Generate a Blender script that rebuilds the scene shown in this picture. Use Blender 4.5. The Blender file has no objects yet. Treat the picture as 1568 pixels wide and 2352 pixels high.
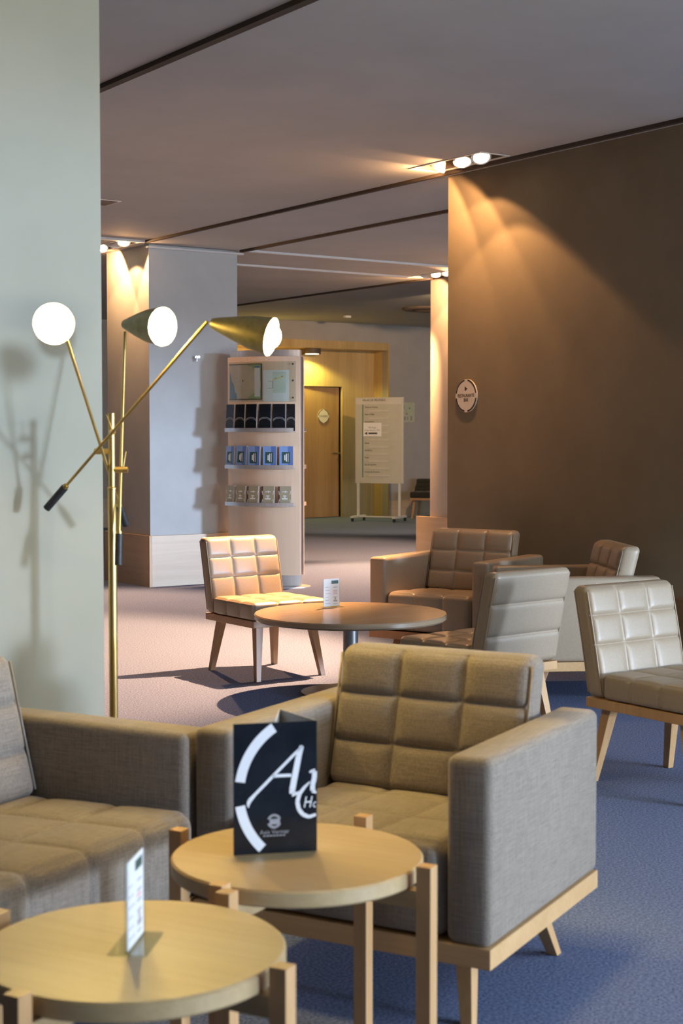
import bpy, bmesh, math, random
from mathutils import Vector, Matrix
PI = math.pi
R = math.radians
random.seed(7)
SC = bpy.context.scene
COL = SC.collection

# ------------------------------------------------------------------ camera
EYE = 1.30
YAW, PITCH = R(34.4835), R(2.8787)
CY, SY = math.cos(YAW), math.sin(YAW)
def cw(x, d, z=0.0):                      # ground point from metres right of / ahead of the viewpoint
    return Vector((x * CY + d * SY, -x * SY + d * CY, z))
def cdir(x, d):                           # heading angle (rotation about z) of such a direction
    return math.atan2(-x * SY + d * CY, x * CY + d * SY)
cam_d = bpy.data.cameras.new('camera')
cam = bpy.data.objects.new('camera', cam_d); COL.objects.link(cam)
cam.location = (0, 0, EYE)
cam.rotation_euler = (PI / 2 - PITCH, 0, -YAW)
cam_d.sensor_width = 36; cam_d.lens = 3500 / 2352 * 36
cam_d.clip_start = 0.05; cam_d.clip_end = 200
cam_d.dof.use_dof = True; cam_d.dof.focus_distance = 8.5; cam_d.dof.aperture_fstop = 6.2
SC.camera = cam

# ------------------------------------------------------------------ exposure, sky, sun
SC.view_settings.view_transform = 'Standard'
SC.view_settings.look = 'None'
SC.view_settings.gamma = 1.0
SC.view_settings.use_curve_mapping = False
SC.view_settings.exposure = 0.0
W = bpy.data.worlds.new('daylight'); SC.world = W; W.use_nodes = True
W.node_tree.nodes['Background'].inputs[0].default_value = (0.58, 0.77, 1.0, 1)
W.node_tree.nodes['Background'].inputs[1].default_value = 7.0
def add_light(kind, name, loc, energy, color, direction=None, **kw):
    l = bpy.data.lights.new(name, kind); l.energy = energy; l.color = color
    for k, v in kw.items(): setattr(l, k, v)
    o = bpy.data.objects.new(name, l); COL.objects.link(o); o.location = loc
    if direction is not None:
        o.rotation_euler = Vector(direction).to_track_quat('-Z', 'Y').to_euler()
    return o
# low, hazy daylight coming straight in through the glazed front behind the viewpoint
add_light('SUN', 'low_sun', (2, -8, 3), 2.6, (0.69, 0.87, 1.20), (-0.425, 0.895, -0.06), angle=R(4))
WARM = (1.0, 0.52, 0.22)
# added warm fill spot over the woven seats, unseen above the frame
add_light('SPOT', 'seat_fill', cw(0.02, 3.45, 2.9), 125, (1.0, 0.68, 0.24), (0, 0, -1), spot_size=R(48), spot_blend=0.6, shadow_soft_size=0.12)
# added fill light just inside the glazed front, brightens the near ceiling
add_light('AREA', 'ceiling_fill', (6.6, -4.2, 0.6), 340, (1.0, 0.97, 0.84), (-0.2, 0.75, 0.62), shape='RECTANGLE', size=5.0, size_y=0.9)
# added cool fill under the ceiling, brightens the near floor (outside the frame, up to the right)
add_light('AREA', 'floor_fill', (4.9, 0.3, 2.9), 300, (0.68, 0.80, 0.90), (-0.15, 0.1, -1.0), shape='RECTANGLE', size=2.6, size_y=3.2)
add_light('SPOT', 'far_fill', (11.6, 14.4, 3.0), 420, (1.0, 0.66, 0.36), (1.6, 3.9, -2.2), spot_size=R(80), spot_blend=0.6, shadow_soft_size=0.05)  # added warm fill hidden behind the right wall, lifts the sign board

# ------------------------------------------------------------------ mesh helpers
def P_box(bm, c, s, m=None):
    g = bmesh.ops.create_cube(bm, size=1.0)
    M = Matrix.Translation(c) @ Matrix.Diagonal((s[0], s[1], s[2], 1))
    if m is not None: M = m @ M
    bmesh.ops.transform(bm, matrix=M, verts=g['verts'])
    return g['verts']
def P_b2(bm, lo, hi):
    return P_box(bm, [(a + b) / 2 for a, b in zip(lo, hi)], [b - a for a, b in zip(lo, hi)])
def P_tube(bm, p0, p1, r0, r1=None, seg=20, cap=True):
    p0, p1 = Vector(p0), Vector(p1); r1 = r0 if r1 is None else r1
    q = (p1 - p0).to_track_quat('Z', 'Y').to_matrix().to_4x4()
    L = (p1 - p0).length
    M = Matrix.Translation((p0 + p1) / 2) @ q
    g = bmesh.ops.create_cone(bm, cap_ends=cap, cap_tris=False, segments=seg, radius1=r0, radius2=r1, depth=L, matrix=M)
    return g['verts']
def P_lathe(bm, prof, M=None, seg=32, close=False):
    rings = []
    for r, z in prof:
        if r < 1e-6: rings.append([bm.verts.new((0, 0, z))])
        else: rings.append([bm.verts.new((r * math.cos(2 * PI * i / seg), r * math.sin(2 * PI * i / seg), z)) for i in range(seg)])
    pairs = list(zip(rings, rings[1:])) + ([(rings[-1], rings[0])] if close else [])
    for a, b in pairs:
        for i in range(seg):
            j = (i + 1) % seg
            f = [a[i % len(a)], a[j % len(a)], b[j % len(b)], b[i % len(b)]]
            f = list(dict.fromkeys(f))
            if len(f) > 2: bm.faces.new(f)
    vs = [v for r_ in rings for v in r_]
    if M is not None: bmesh.ops.transform(bm, matrix=M, verts=vs)
    return vs
def P_post(bm, p0, p1, s0, s1, ang=0.0):            # square post, s0 wide at p0, s1 wide at p1
    vs = []
    for p, s in ((p0, s0), (p1, s1)):
        for a, b in ((-1, -1), (1, -1), (1, 1), (-1, 1)):
            x, y = a * s / 2, b * s / 2
            vs.append(bm.verts.new((p[0] + x * math.cos(ang) - y * math.sin(ang), p[1] + x * math.sin(ang) + y * math.cos(ang), p[2])))
    for f in ((0, 1, 2, 3), (7, 6, 5, 4), (0, 4, 5, 1), (1, 5, 6, 2), (2, 6, 7, 3), (3, 7, 4, 0)):
        bm.faces.new([vs[i] for i in f])
    return vs
def P_prism(bm, pts, t, M=None):                     # polygon in x,z pushed back along +y by t
    a = [bm.verts.new((x, 0, z)) for x, z in pts]
    b = [bm.verts.new((x, t, z)) for x, z in pts]
    bm.faces.new(a); bm.faces.new(b[::-1])
    n = len(pts)
    for i in range(n):
        bm.faces.new([a[i], b[i], b[(i + 1) % n], a[(i + 1) % n]])
    if M is not None: bmesh.ops.transform(bm, matrix=M, verts=a + b)
    return a + b
def P_ring(bm, cx, cz, ri, ro, a0, a1, t, n=24):     # flat arc in x,z
    pts = [(cx + ro * math.cos(a0 + (a1 - a0) * i / n), cz + ro * math.sin(a0 + (a1 - a0) * i / n)) for i in range(n + 1)]
    ptsi = [(cx + ri * math.cos(a0 + (a1 - a0) * i / n), cz + ri * math.sin(a0 + (a1 - a0) * i / n)) for i in range(n + 1)]
    for i in range(n):
        P_prism(bm, [pts[i], pts[i + 1], ptsi[i + 1], ptsi[i]], t)
def obj(name, bm, mat, parent=None, smooth=False, bevel=0.0, loc=None):
    bmesh.ops.recalc_face_normals(bm, faces=bm.faces)
    if bevel > 0:
        bmesh.ops.bevel(bm, geom=list(bm.edges), offset=bevel, segments=2, affect='EDGES', profile=0.6, clamp_overlap=True)
    me = bpy.data.meshes.new(name); bm.to_mesh(me); bm.free()
    if smooth:
        for p in me.polygons: p.use_smooth = True
        if smooth != True:
            me.set_sharp_from_angle(angle=R(smooth))
    me.materials.append(mat)
    o = bpy.data.objects.new(name, me); COL.objects.link(o)
    if parent is not None: o.parent = parent
    if loc is not None: o.location = loc
    return o
def NB(): return bmesh.new()
def thing(name, label, cat, loc=(0, 0, 0), rz=0.0, group=None):
    o = bpy.data.objects.new(name, None); COL.objects.link(o)
    o.empty_display_size = 0.05
    o.location = loc; o.rotation_euler = (0, 0, rz)
    o['label'] = label; o['category'] = cat
    if group: o['group'] = group
    return o
def tag(o, label, cat, group=None):
    o['label'] = label; o['category'] = cat
    if group: o['group'] = group
    return o
def struct(o, label=None):
    o['kind'] = 'structure'
    if label: o['label'] = label
    return o
def dup(root, label, loc, rz, group=None, mats=None):
    r = root.copy(); COL.objects.link(r); r.location = loc; r.rotation_euler = (0, 0, rz); r['label'] = label
    if group: r['group'] = group
    def rec(src, dst):
        for ch in list(src.children):
            c = ch.copy(); COL.objects.link(c); c.parent = dst
            if mats and ch.data and ch.data.materials and ch.data.materials[0].name in mats:
                c.data = ch.data.copy(); c.data.materials[0] = mats[ch.data.materials[0].name]
            rec(ch, c)
    rec(root, r)
    return r
def text(name, s, size, mat, parent, loc, rot=(PI / 2, 0, 0), align='LEFT', ext=0.0003, shear=0.0, sx=1.0, space=1.0):
    cu = bpy.data.curves.new(name, 'FONT'); cu.body = s; cu.size = size; cu.extrude = ext
    cu.align_x = align; cu.align_y = 'CENTER'; cu.shear = shear; cu.resolution_u = 3; cu.space_character = space
    t = bpy.data.objects.new(name, cu); COL.objects.link(t)
    dg = bpy.context.evaluated_depsgraph_get()
    me = bpy.data.meshes.new_from_object(t.evaluated_get(dg))
    bpy.data.objects.remove(t); bpy.data.curves.remove(cu)
    me.transform(Matrix.Diagonal((sx, 1, 1, 1)))
    me.materials.clear(); me.materials.append(mat)
    o = bpy.data.objects.new(name, me); COL.objects.link(o)
    o.parent = parent; o.location = loc; o.rotation_euler = rot
    return o

# ------------------------------------------------------------------ materials
def mat(name, color, rough=0.5, metal=0.0, spec=0.5, **kw):
    m = bpy.data.materials.new(name); m.use_nodes = True
    b = m.node_tree.nodes['Principled BSDF']
    b.inputs['Base Color'].default_value = (*color, 1)
    b.inputs['Roughness'].default_value = rough
    b.inputs['Metallic'].default_value = metal
    b.inputs['Specular IOR Level'].default_value = spec
    for k, v in kw.items(): b.inputs[k].default_value = v
    return m
def tex(m, c1, c2, scale=(1, 1, 1), noise=8.0, detail=4.0, bump=0.0, bdist=0.001, lo=0.35, hi=0.65, rough=0.6, coord='Object'):
    nt = m.node_tree; N = nt.nodes; L = nt.links; b = N['Principled BSDF']
    tc = N.new('ShaderNodeTexCoord'); mp = N.new('ShaderNodeMapping'); mp.inputs['Scale'].default_value = scale
    n = N.new('ShaderNodeTexNoise'); n.inputs['Scale'].default_value = noise; n.inputs['Detail'].default_value = detail
    n.inputs['Roughness'].default_value = rough
    r = N.new('ShaderNodeValToRGB')
    r.color_ramp.elements[0].position = lo; r.color_ramp.elements[0].color = (*c1, 1)
    r.color_ramp.elements[1].position = hi; r.color_ramp.elements[1].color = (*c2, 1)
    L.new(tc.outputs[coord], mp.inputs[0]); L.new(mp.outputs[0], n.inputs['Vector'])
    L.new(n.outputs[0], r.inputs[0]); L.new(r.outputs[0], b.inputs['Base Color'])
    if bump:
        bp = N.new('ShaderNodeBump'); bp.inputs['Strength'].default_value = bump; bp.inputs['Distance'].default_value = bdist
        L.new(n.outputs[0], bp.inputs['Height']); L.new(bp.outputs[0], b.inputs['Normal'])
    return m
def wood(name, c1, c2, grain='x', rough=0.45, fine=60.0):
    m = mat(name, c1, rough)
    s = {'x': (0.05, 1, 1), 'y': (1, 0.05, 1), 'z': (1, 1, 0.05)}[grain]
    nt = m.node_tree; N = nt.nodes; L = nt.links; b = N['Principled BSDF']
    tc = N.new('ShaderNodeTexCoord'); mp = N.new('ShaderNodeMapping'); mp.inputs['Scale'].default_value = s
    L.new(tc.outputs['Object'], mp.inputs[0])
    n1 = N.new('ShaderNodeTexNoise'); n1.inputs['Scale'].default_value = fine; n1.inputs['Detail'].default_value = 6; n1.inputs['Roughness'].default_value = 0.65
    n2 = N.new('ShaderNodeTexNoise'); n2.inputs['Scale'].default_value = fine / 9; n2.inputs['Detail'].default_value = 3; n2.inputs['Distortion'].default_value = 0.6
    for n in (n1, n2): L.new(mp.outputs[0], n.inputs['Vector'])
    mx = N.new('ShaderNodeMath'); mx.operation = 'MULTIPLY_ADD'; mx.inputs[1].default_value = 0.45
    ml = N.new('ShaderNodeMath'); ml.operation = 'MULTIPLY'; ml.inputs[1].default_value = 0.55
    L.new(n2.outputs[0], ml.inputs[0]); L.new(n1.outputs[0], mx.inputs[0]); L.new(ml.outputs[0], mx.inputs[2])
    r = N.new('ShaderNodeValToRGB')
    r.color_ramp.elements[0].position = 0.36; r.color_ramp.elements[0].color = (*c2, 1)
    r.color_ramp.elements[1].position = 0.62; r.color_ramp.elements[1].color = (*c1, 1)
    L.new(mx.outputs[0], r.inputs[0]); L.new(r.outputs[0], b.inputs['Base Color'])
    bp = N.new('ShaderNodeBump'); bp.inputs['Strength'].default_value = 0.12; bp.inputs['Distance'].default_value = 0.0006
    L.new(n1.outputs[0], bp.inputs['Height']); L.new(bp.outputs[0], b.inputs['Normal'])
    return m
def woven(name, c1, c2):
    m = mat(name, c1, 0.9, spec=0.25)
    nt = m.node_tree; N = nt.nodes; L = nt.links; b = N['Principled BSDF']
    tc = N.new('ShaderNodeTexCoord')
    outs = []
    for s in ((9, 260, 260), (260, 260, 9), (260, 9, 260)):
        mp = N.new('ShaderNodeMapping'); mp.inputs['Scale'].default_value = s
        n = N.new('ShaderNodeTexNoise'); n.inputs['Scale'].default_value = 1.6; n.inputs['Detail'].default_value = 2
        L.new(tc.outputs['Object'], mp.inputs[0]); L.new(mp.outputs[0], n.inputs['Vector']); outs.append(n)
    a = N.new('ShaderNodeMath'); a.operation = 'ADD'; a2 = N.new('ShaderNodeMath'); a2.operation = 'ADD'
    L.new(outs[0].outputs[0], a.inputs[0]); L.new(outs[1].outputs[0], a.inputs[1])
    L.new(a.outputs[0], a2.inputs[0]); L.new(outs[2].outputs[0], a2.inputs[1])
    dv = N.new('ShaderNodeMath'); dv.operation = 'DIVIDE'; dv.inputs[1].default_value = 3.0
    L.new(a2.outputs[0], dv.inputs[0])
    r = N.new('ShaderNodeValToRGB')
    r.color_ramp.elements[0].position = 0.40; r.color_ramp.elements[0].color = (*c2, 1)
    r.color_ramp.elements[1].position = 0.58; r.color_ramp.elements[1].color = (*c1, 1)
    L.new(dv.outputs[0], r.inputs[0]); L.new(r.outputs[0], b.inputs['Base Color'])
    bp = N.new('ShaderNodeBump'); bp.inputs['Strength'].default_value = 0.35; bp.inputs['Distance'].default_value = 0.001
    L.new(dv.outputs[0], bp.inputs['Height']); L.new(bp.outputs[0], b.inputs['Normal'])
    b.inputs['Sheen Weight'].default_value = 0.15
    return m
def glow(name, color, strength):
    m = mat(name, (0.9, 0.9, 0.9), 0.4)
    b = m.node_tree.nodes['Principled BSDF']
    b.inputs['Emission Color'].default_value = (*color, 1); b.inputs['Emission Strength'].default_value = strength
    return m

M_paint = tex(mat('painted_plaster', (0.6, 0.6, 0.6), 0.85, spec=0.2), (0.40, 0.36, 0.32), (0.43, 0.39, 0.345), noise=3, bump=0.05)
M_shadepaint = tex(mat('shaded_painted_plaster', (0.3, 0.24, 0.18), 0.85, spec=0.2), (0.225, 0.185, 0.125), (0.25, 0.205, 0.14), noise=3, bump=0.05)  # right wall's shade put into the colour; same paint as the other walls
M_coolpaint = tex(mat('cool_grey_plaster', (0.4, 0.4, 0.4), 0.85, spec=0.2), (0.45, 0.47, 0.47), (0.49, 0.51, 0.51), noise=3, bump=0.05)
M_lowbounce = tex(mat('low_bounce_plaster', (0.1, 0.08, 0.06), 0.85, spec=0.2), (0.09, 0.075, 0.06), (0.11, 0.09, 0.072), noise=3)  # darkened on unseen walls so they bounce less light
M_white = tex(mat('white_painted_plaster', (0.7, 0.7, 0.7), 0.85, spec=0.2), (0.40, 0.385, 0.305), (0.43, 0.41, 0.325), noise=2.5, bump=0.05)
M_ceil = tex(mat('ceiling_paint', (0.6, 0.6, 0.6), 0.9, spec=0.2), (0.43, 0.43, 0.42), (0.47, 0.47, 0.46), noise=1.5)
M_carpet = tex(mat('carpet', (0.3, 0.3, 0.35), 0.95, spec=0.1), (0.065, 0.095, 0.185), (0.225, 0.28, 0.475), noise=135, detail=5, bump=0.25, bdist=0.003, lo=0.36, hi=0.64)
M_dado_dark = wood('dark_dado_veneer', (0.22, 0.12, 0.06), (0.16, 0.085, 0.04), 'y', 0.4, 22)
M_dado = wood('dado_veneer', (0.62, 0.47, 0.32), (0.50, 0.36, 0.23), 'x', 0.4, 22)
M_dado_y = wood('dado_veneer_side', (0.62, 0.47, 0.32), (0.50, 0.36, 0.23), 'y', 0.4, 22)
M_niche = wood('oak_panelling', (0.62, 0.44, 0.20), (0.48, 0.31, 0.12), 'z', 0.4, 30)
M_door = wood('door_veneer', (0.46, 0.28, 0.13), (0.34, 0.19, 0.08), 'z', 0.4, 30)
M_oak = wood('light_oak', (0.47, 0.345, 0.185), (0.38, 0.265, 0.13), 'x', 0.4, 70)
M_oakz = wood('light_oak_upright', (0.56, 0.345, 0.165), (0.46, 0.265, 0.115), 'z', 0.4, 70)
M_rail = wood('oak_chair_rail', (0.58, 0.37, 0.18), (0.48, 0.29, 0.125), 'x', 0.4, 70)
M_beech = wood('beech_veneer', (0.80, 0.62, 0.46), (0.71, 0.53, 0.38), 'z', 0.35, 16)
M_tablewood = wood('cherry_laminate', (0.31, 0.225, 0.145), (0.27, 0.195, 0.12), 'x', 0.25, 40)
M_legwood = wood('stained_leg_wood', (0.42, 0.23, 0.11), (0.33, 0.17, 0.08), 'z', 0.4, 50)
M_fabric = woven('taupe_weave', (0.275, 0.232, 0.19), (0.165, 0.138, 0.112))
M_dark = woven('dark_weave', (0.028, 0.024, 0.022), (0.016, 0.014, 0.013))
M_leather = tex(mat('taupe_leather', (0.45, 0.37, 0.3), 0.38), (0.325, 0.255, 0.18), (0.355, 0.28, 0.20), noise=120, bump=0.12, bdist=0.0008)
M_piping = tex(mat('leather_piping', (0.2, 0.17, 0.14), 0.4), (0.20, 0.165, 0.13), (0.24, 0.2, 0.16), noise=60)
M_brass = tex(mat('brushed_brass', (0.7, 0.5, 0.2), 0.42, 1.0), (0.68, 0.47, 0.16), (0.78, 0.56, 0.22), scale=(1, 1, 0.1), noise=90)
M_shade = tex(mat('antique_brass_shade', (0.3, 0.25, 0.12), 0.45, 0.85), (0.22, 0.18, 0.09), (0.30, 0.25, 0.12), noise=40)
M_black = tex(mat('black_rubber', (0.02, 0.02, 0.02), 0.5), (0.015, 0.015, 0.017), (0.03, 0.03, 0.034), noise=50)
M_alu = tex(mat('brushed_aluminium', (0.7, 0.72, 0.75), 0.38, 0.8), (0.60, 0.62, 0.65), (0.70, 0.72, 0.75), scale=(1, 1, 0.05), noise=80)
M_chrome = tex(mat('satin_steel', (0.6, 0.6, 0.6), 0.25, 1.0), (0.55, 0.55, 0.55), (0.65, 0.65, 0.65), noise=30)
M_pedestal = tex(mat('grey_metal_pedestal', (0.2, 0.2, 0.2), 0.35, 0.6), (0.16, 0.16, 0.16), (0.2, 0.2, 0.2), noise=30)
M_strip_shade = tex(mat('shaded_strip_paint', (0.05, 0.04, 0.03), 0.8), (0.05, 0.035, 0.025), (0.065, 0.048, 0.035), noise=5)  # strips turned from the daylight, their shade put into the colour
M_strip = tex(mat('ceiling_strip_paint', (0.6, 0.6, 0.6), 0.7), (0.62, 0.62, 0.62), (0.66, 0.66, 0.66), noise=5)  # strips facing the daylight, lit tone put into the colour; also pale fittings
M_board = tex(mat('sign_board_laminate', (0.5, 0.46, 0.4), 0.45), (0.56, 0.53, 0.43), (0.60, 0.57, 0.47), noise=4)
M_board2 = tex(mat('sign_board_header', (0.56, 0.51, 0.45), 0.45), (0.66, 0.62, 0.53), (0.70, 0.66, 0.57), noise=4)
M_white_metal = tex(mat('white_powder_coat', (0.7, 0.68, 0.62), 0.4), (0.66, 0.64, 0.58), (0.7, 0.68, 0.62), noise=8)
M_ink = tex(mat('dark_print', (0.05, 0.045, 0.04), 0.6), (0.04, 0.036, 0.03), (0.06, 0.052, 0.045), noise=20)
M_faint = tex(mat('grey_print', (0.3, 0.27, 0.25), 0.6), (0.28, 0.25, 0.24), (0.34, 0.31, 0.29), noise=20)
M_teal = tex(mat('teal_print', (0.02, 0.22, 0.2), 0.5), (0.02, 0.20, 0.18), (0.03, 0.24, 0.21), noise=10)
M_paper = tex(mat('white_paper', (0.8, 0.8, 0.8), 0.7), (0.62, 0.62, 0.63), (0.67, 0.67, 0.68), noise=6)
M_notice = tex(mat('notice_paper', (0.85, 0.84, 0.82), 0.7), (0.86, 0.84, 0.82), (0.90, 0.88, 0.86), noise=6)
M_plate = tex(mat('cream_sign_plate', (0.72, 0.66, 0.58), 0.4), (0.72, 0.66, 0.58), (0.75, 0.69, 0.61), noise=6)
M_black_gloss = tex(mat('black_gloss_card', (0.01, 0.011, 0.013), 0.18), (0.006, 0.008, 0.011), (0.014, 0.018, 0.024), noise=7)
M_white_print = tex(mat('white_print', (0.8, 0.82, 0.85), 0.35), (0.78, 0.80, 0.83), (0.82, 0.84, 0.87), noise=8)
M_grey_print = tex(mat('silver_print', (0.3, 0.3, 0.32), 0.35), (0.26, 0.26, 0.28), (0.36, 0.36, 0.38), noise=60)
M_blue = tex(mat('blue_cover', (0.2, 0.33, 0.65), 0.35), (0.20, 0.33, 0.66), (0.24, 0.38, 0.72), noise=6)
M_blue2 = tex(mat('deep_blue_cover', (0.1, 0.2, 0.5), 0.35), (0.10, 0.19, 0.48), (0.13, 0.22, 0.52), noise=6)
M_green = tex(mat('dark_green_label', (0.03, 0.09, 0.08), 0.35), (0.03, 0.08, 0.075), (0.04, 0.1, 0.09), noise=9)
M_olive = tex(mat('olive_cover', (0.34, 0.31, 0.21), 0.4), (0.33, 0.30, 0.20), (0.37, 0.34, 0.23), noise=6)
M_maroon = tex(mat('maroon_spine', (0.09, 0.03, 0.02), 0.4), (0.08, 0.025, 0.02), (0.1, 0.035, 0.025), noise=9)
M_land = tex(mat('map_land', (0.5, 0.42, 0.34), 0.4), (0.50, 0.44, 0.36), (0.56, 0.50, 0.42), noise=9)
M_sea = tex(mat('map_sea', (0.16, 0.25, 0.36), 0.4), (0.15, 0.24, 0.36), (0.18, 0.28, 0.40), noise=9)
M_mapgreen = tex(mat('map_green', (0.3, 0.42, 0.22), 0.4), (0.29, 0.40, 0.22), (0.34, 0.46, 0.26), noise=9)
M_pale = tex(mat('pale_map_green', (0.58, 0.66, 0.58), 0.4), (0.56, 0.64, 0.56), (0.62, 0.70, 0.62), noise=14)
M_palewhite = tex(mat('pale_map_paper', (0.72, 0.75, 0.74), 0.4), (0.70, 0.74, 0.73), (0.74, 0.78, 0.77), noise=8)
M_yellowprint = tex(mat('map_yellow', (0.7, 0.62, 0.2), 0.5), (0.66, 0.58, 0.2), (0.74, 0.66, 0.26), noise=8)
M_plan = tex(mat('pale_green_plan', (0.5, 0.5, 0.33), 0.5), (0.48, 0.48, 0.32), (0.55, 0.55, 0.38), noise=25)
M_redprint = tex(mat('pink_print', (0.7, 0.3, 0.3), 0.5), (0.62, 0.28, 0.30), (0.7, 0.36, 0.36), noise=8)
M_grille = tex(mat('brown_grille', (0.1, 0.07, 0.05), 0.6), (0.10, 0.07, 0.05), (0.13, 0.09, 0.07), noise=8)
def clear(name, tint, shine):
    m = bpy.data.materials.new(name); m.use_nodes = True
    nt = m.node_tree; N = nt.nodes; L = nt.links
    N.remove(N['Principled BSDF'])
    tr = N.new('ShaderNodeBsdfTransparent'); tr.inputs[0].default_value = (*tint, 1)
    gl = N.new('ShaderNodeBsdfGlossy'); gl.inputs['Roughness'].default_value = 0.06
    lw = N.new('ShaderNodeLayerWeight'); lw.inputs['Blend'].default_value = 0.5
    pw = N.new('ShaderNodeMath'); pw.operation = 'POWER'; pw.inputs[1].default_value = 4.0
    fr = N.new('ShaderNodeMath'); fr.operation = 'MULTIPLY_ADD'; fr.inputs[1].default_value = shine; fr.inputs[2].default_value = 0.035
    L.new(lw.outputs['Facing'], pw.inputs[0]); L.new(pw.outputs[0], fr.inputs[0])
    mx = N.new('ShaderNodeMixShader')
    L.new(fr.outputs[0], mx.inputs[0]); L.new(tr.outputs[0], mx.inputs[1]); L.new(gl.outputs[0], mx.inputs[2])
    L.new(mx.outputs[0], N['Material Output'].inputs['Surface'])
    return m
M_acrylic = clear('clear_acrylic', (0.92, 0.95, 0.94), 0.9)
M_tray = tex(mat('dark_lamp_tray', (0.12, 0.1, 0.08), 0.6), (0.10, 0.08, 0.065), (0.13, 0.105, 0.085), noise=8)
M_ringwhite = tex(mat('white_gimbal', (0.8, 0.78, 0.74), 0.35), (0.78, 0.76, 0.72), (0.82, 0.8, 0.76), noise=8)
M_lens = glow('lit_spot_lens', (1.0, 0.80, 0.52), 9.0)
M_bulb = glow('lit_lamp_bulb', (1.0, 0.71, 0.22), 450.0)
M_niche_lens = glow('lit_niche_lens', (1.0, 0.88, 0.55), 9.0)
M_shade_in = tex(mat('white_shade_lining', (0.85, 0.85, 0.8), 0.4), (0.84, 0.84, 0.8), (0.88, 0.88, 0.84), noise=8)
M_glass = clear('window_glass', (0.97, 0.98, 0.98), 0.4)
M_frame = tex(mat('window_frame_paint', (0.3, 0.3, 0.3), 0.5), (0.28, 0.28, 0.28), (0.32, 0.32, 0.32), noise=8)

# ------------------------------------------------------------------ room shell
H = 2.923                                   # main ceiling
bm = NB(); P_b2(bm, (-5, -4.6, -0.2), (20, 22, 0)); struct(obj('floor', bm, M_carpet), 'grey carpet floor')

HOLES = [(5.66, 5.85, 6.83, 7.48), (5.72, 5.90, 11.57, 12.24), (9.46, 9.64, 11.9, 12.5)]
xs = sorted({-5, 9.75} | {h[0] for h in HOLES} | {h[1] for h in HOLES})
ys = sorted({-4.6, 22} | {h[2] for h in HOLES} | {h[3] for h in HOLES})
bm = NB()
for x0, x1 in zip(xs, xs[1:]):
    for y0, y1 in zip(ys, ys[1:]):
        if any(h[0] <= x0 and x1 <= h[1] and h[2] <= y0 and y1 <= h[3] for h in HOLES): continue
        P_b2(bm, (x0, y0, H), (x1, y1, H + 0.012))
bmesh.ops.remove_doubles(bm, verts=bm.verts, dist=1e-5)
P_b2(bm, (-5, -4.6, 3.3), (20, 22, 3.4))
P_b2(bm, (9.75, -4.6, 3.045), (20, 22, 3.06))
P_b2(bm, (9.74, -4.6, H), (9.755, 22, 3.06))
struct(obj('ceiling', bm, M_ceil), 'grey painted ceiling')
def trim(n, lo, hi, m):
    bm = NB(); P_b2(bm, lo, hi); struct(obj('trim_%d' % n, bm, m))
trim(1, (3.12, -4.5, H - 0.022), (3.16, 19.6, H), M_strip_shade)
trim(2, (5.895, -4.5, H - 0.020), (5.925, 11.5, H), M_strip_shade)
trim(3, (6.885, 7.7, H - 0.020), (6.92, 11.6, H), M_strip_shade)
trim(4, (9.70, 7.0, H - 0.018), (9.735, 19.6, H), M_strip_shade)
trim(5, (6.92, 11.53, H - 0.018), (9.70, 11.56, H), M_strip)
trim(6, (6.92, 12.51, H - 0.018), (9.45, 12.54, H), M_strip)
trim(7, (3.16, 11.47, H - 0.02), (5.93, 11.50, H), M_strip)
trim(8, (6.0, 11.64, H - 0.035), (6.95, 11.685, H - 0.02), M_strip)

def wall(name, lo, hi, m=M_paint):
    bm = NB(); P_b2(bm, lo, hi); return struct(obj(name, bm, m))
TH = 3.3
# right-hand wall the spots graze, the middle pillar, the far pillar wall, the near white pillar
wall('wall_right', (6.02, 5.30, 0), (6.14, 7.58, TH), M_shadepaint)
wall('wall_middle_pillar', (6.034, 11.68, 0), (6.905, 12.49, TH), M_coolpaint)
wall('wall_far_pillar', (9.90, 9.6, 0), (10.7, 12.758, TH))
c = cw(-0.736, 4.70)
wall('wall_near_pillar', (c.x - 0.9, c.y, 0), (c.x, c.y + 0.85, TH), M_white)
wall('wall_left', (-5.1, -4.6, 0), (-5.0, 22, TH), M_lowbounce)
wall('wall_far', (-5, 19.6, 0), (11.3, 19.72, TH))
wall('wall_far_right', (14.334, 19.6, 0), (20, 19.72, TH))
wall('wall_far_lintel', (11.3, 19.6, 2.75), (14.334, 19.72, TH))
wall('wall_end', (19.9, -4.6, 0), (20, 22, TH), M_lowbounce)
# dado boards
def dado(name, lo, hi, m):
    bm = NB(); P_b2(bm, lo, hi); return struct(obj(name, bm, m, bevel=0.002))
ZD = 0.44
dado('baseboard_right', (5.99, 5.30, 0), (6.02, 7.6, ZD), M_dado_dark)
dado('baseboard_middle_pillar_front', (6.026, 11.64, 0), (6.93, 11.68, ZD), M_dado)
dado('baseboard_middle_pillar_side', (6.004, 11.662, 0), (6.034, 12.52, ZD), M_dado_y)
dado('trim_9', (6.004, 11.64, 0), (6.026, 11.662, ZD), M_oakz)
dado('baseboard_far_pillar', (9.86, 9.6, 0), (9.90, 12.95, ZD), M_dado_y)
dado('baseboard_near_pillar', (c.x - 0.9, c.y - 0.03, 0), (c.x + 0.0, c.y, 0.36), M_dado)
dado('baseboard_far', (-5, 19.57, 0), (11.2, 19.6, 0.41), M_dado)
dado('baseboard_far_right', (14.36, 19.57, 0), (19.9, 19.6, 0.26), M_dado)
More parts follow.
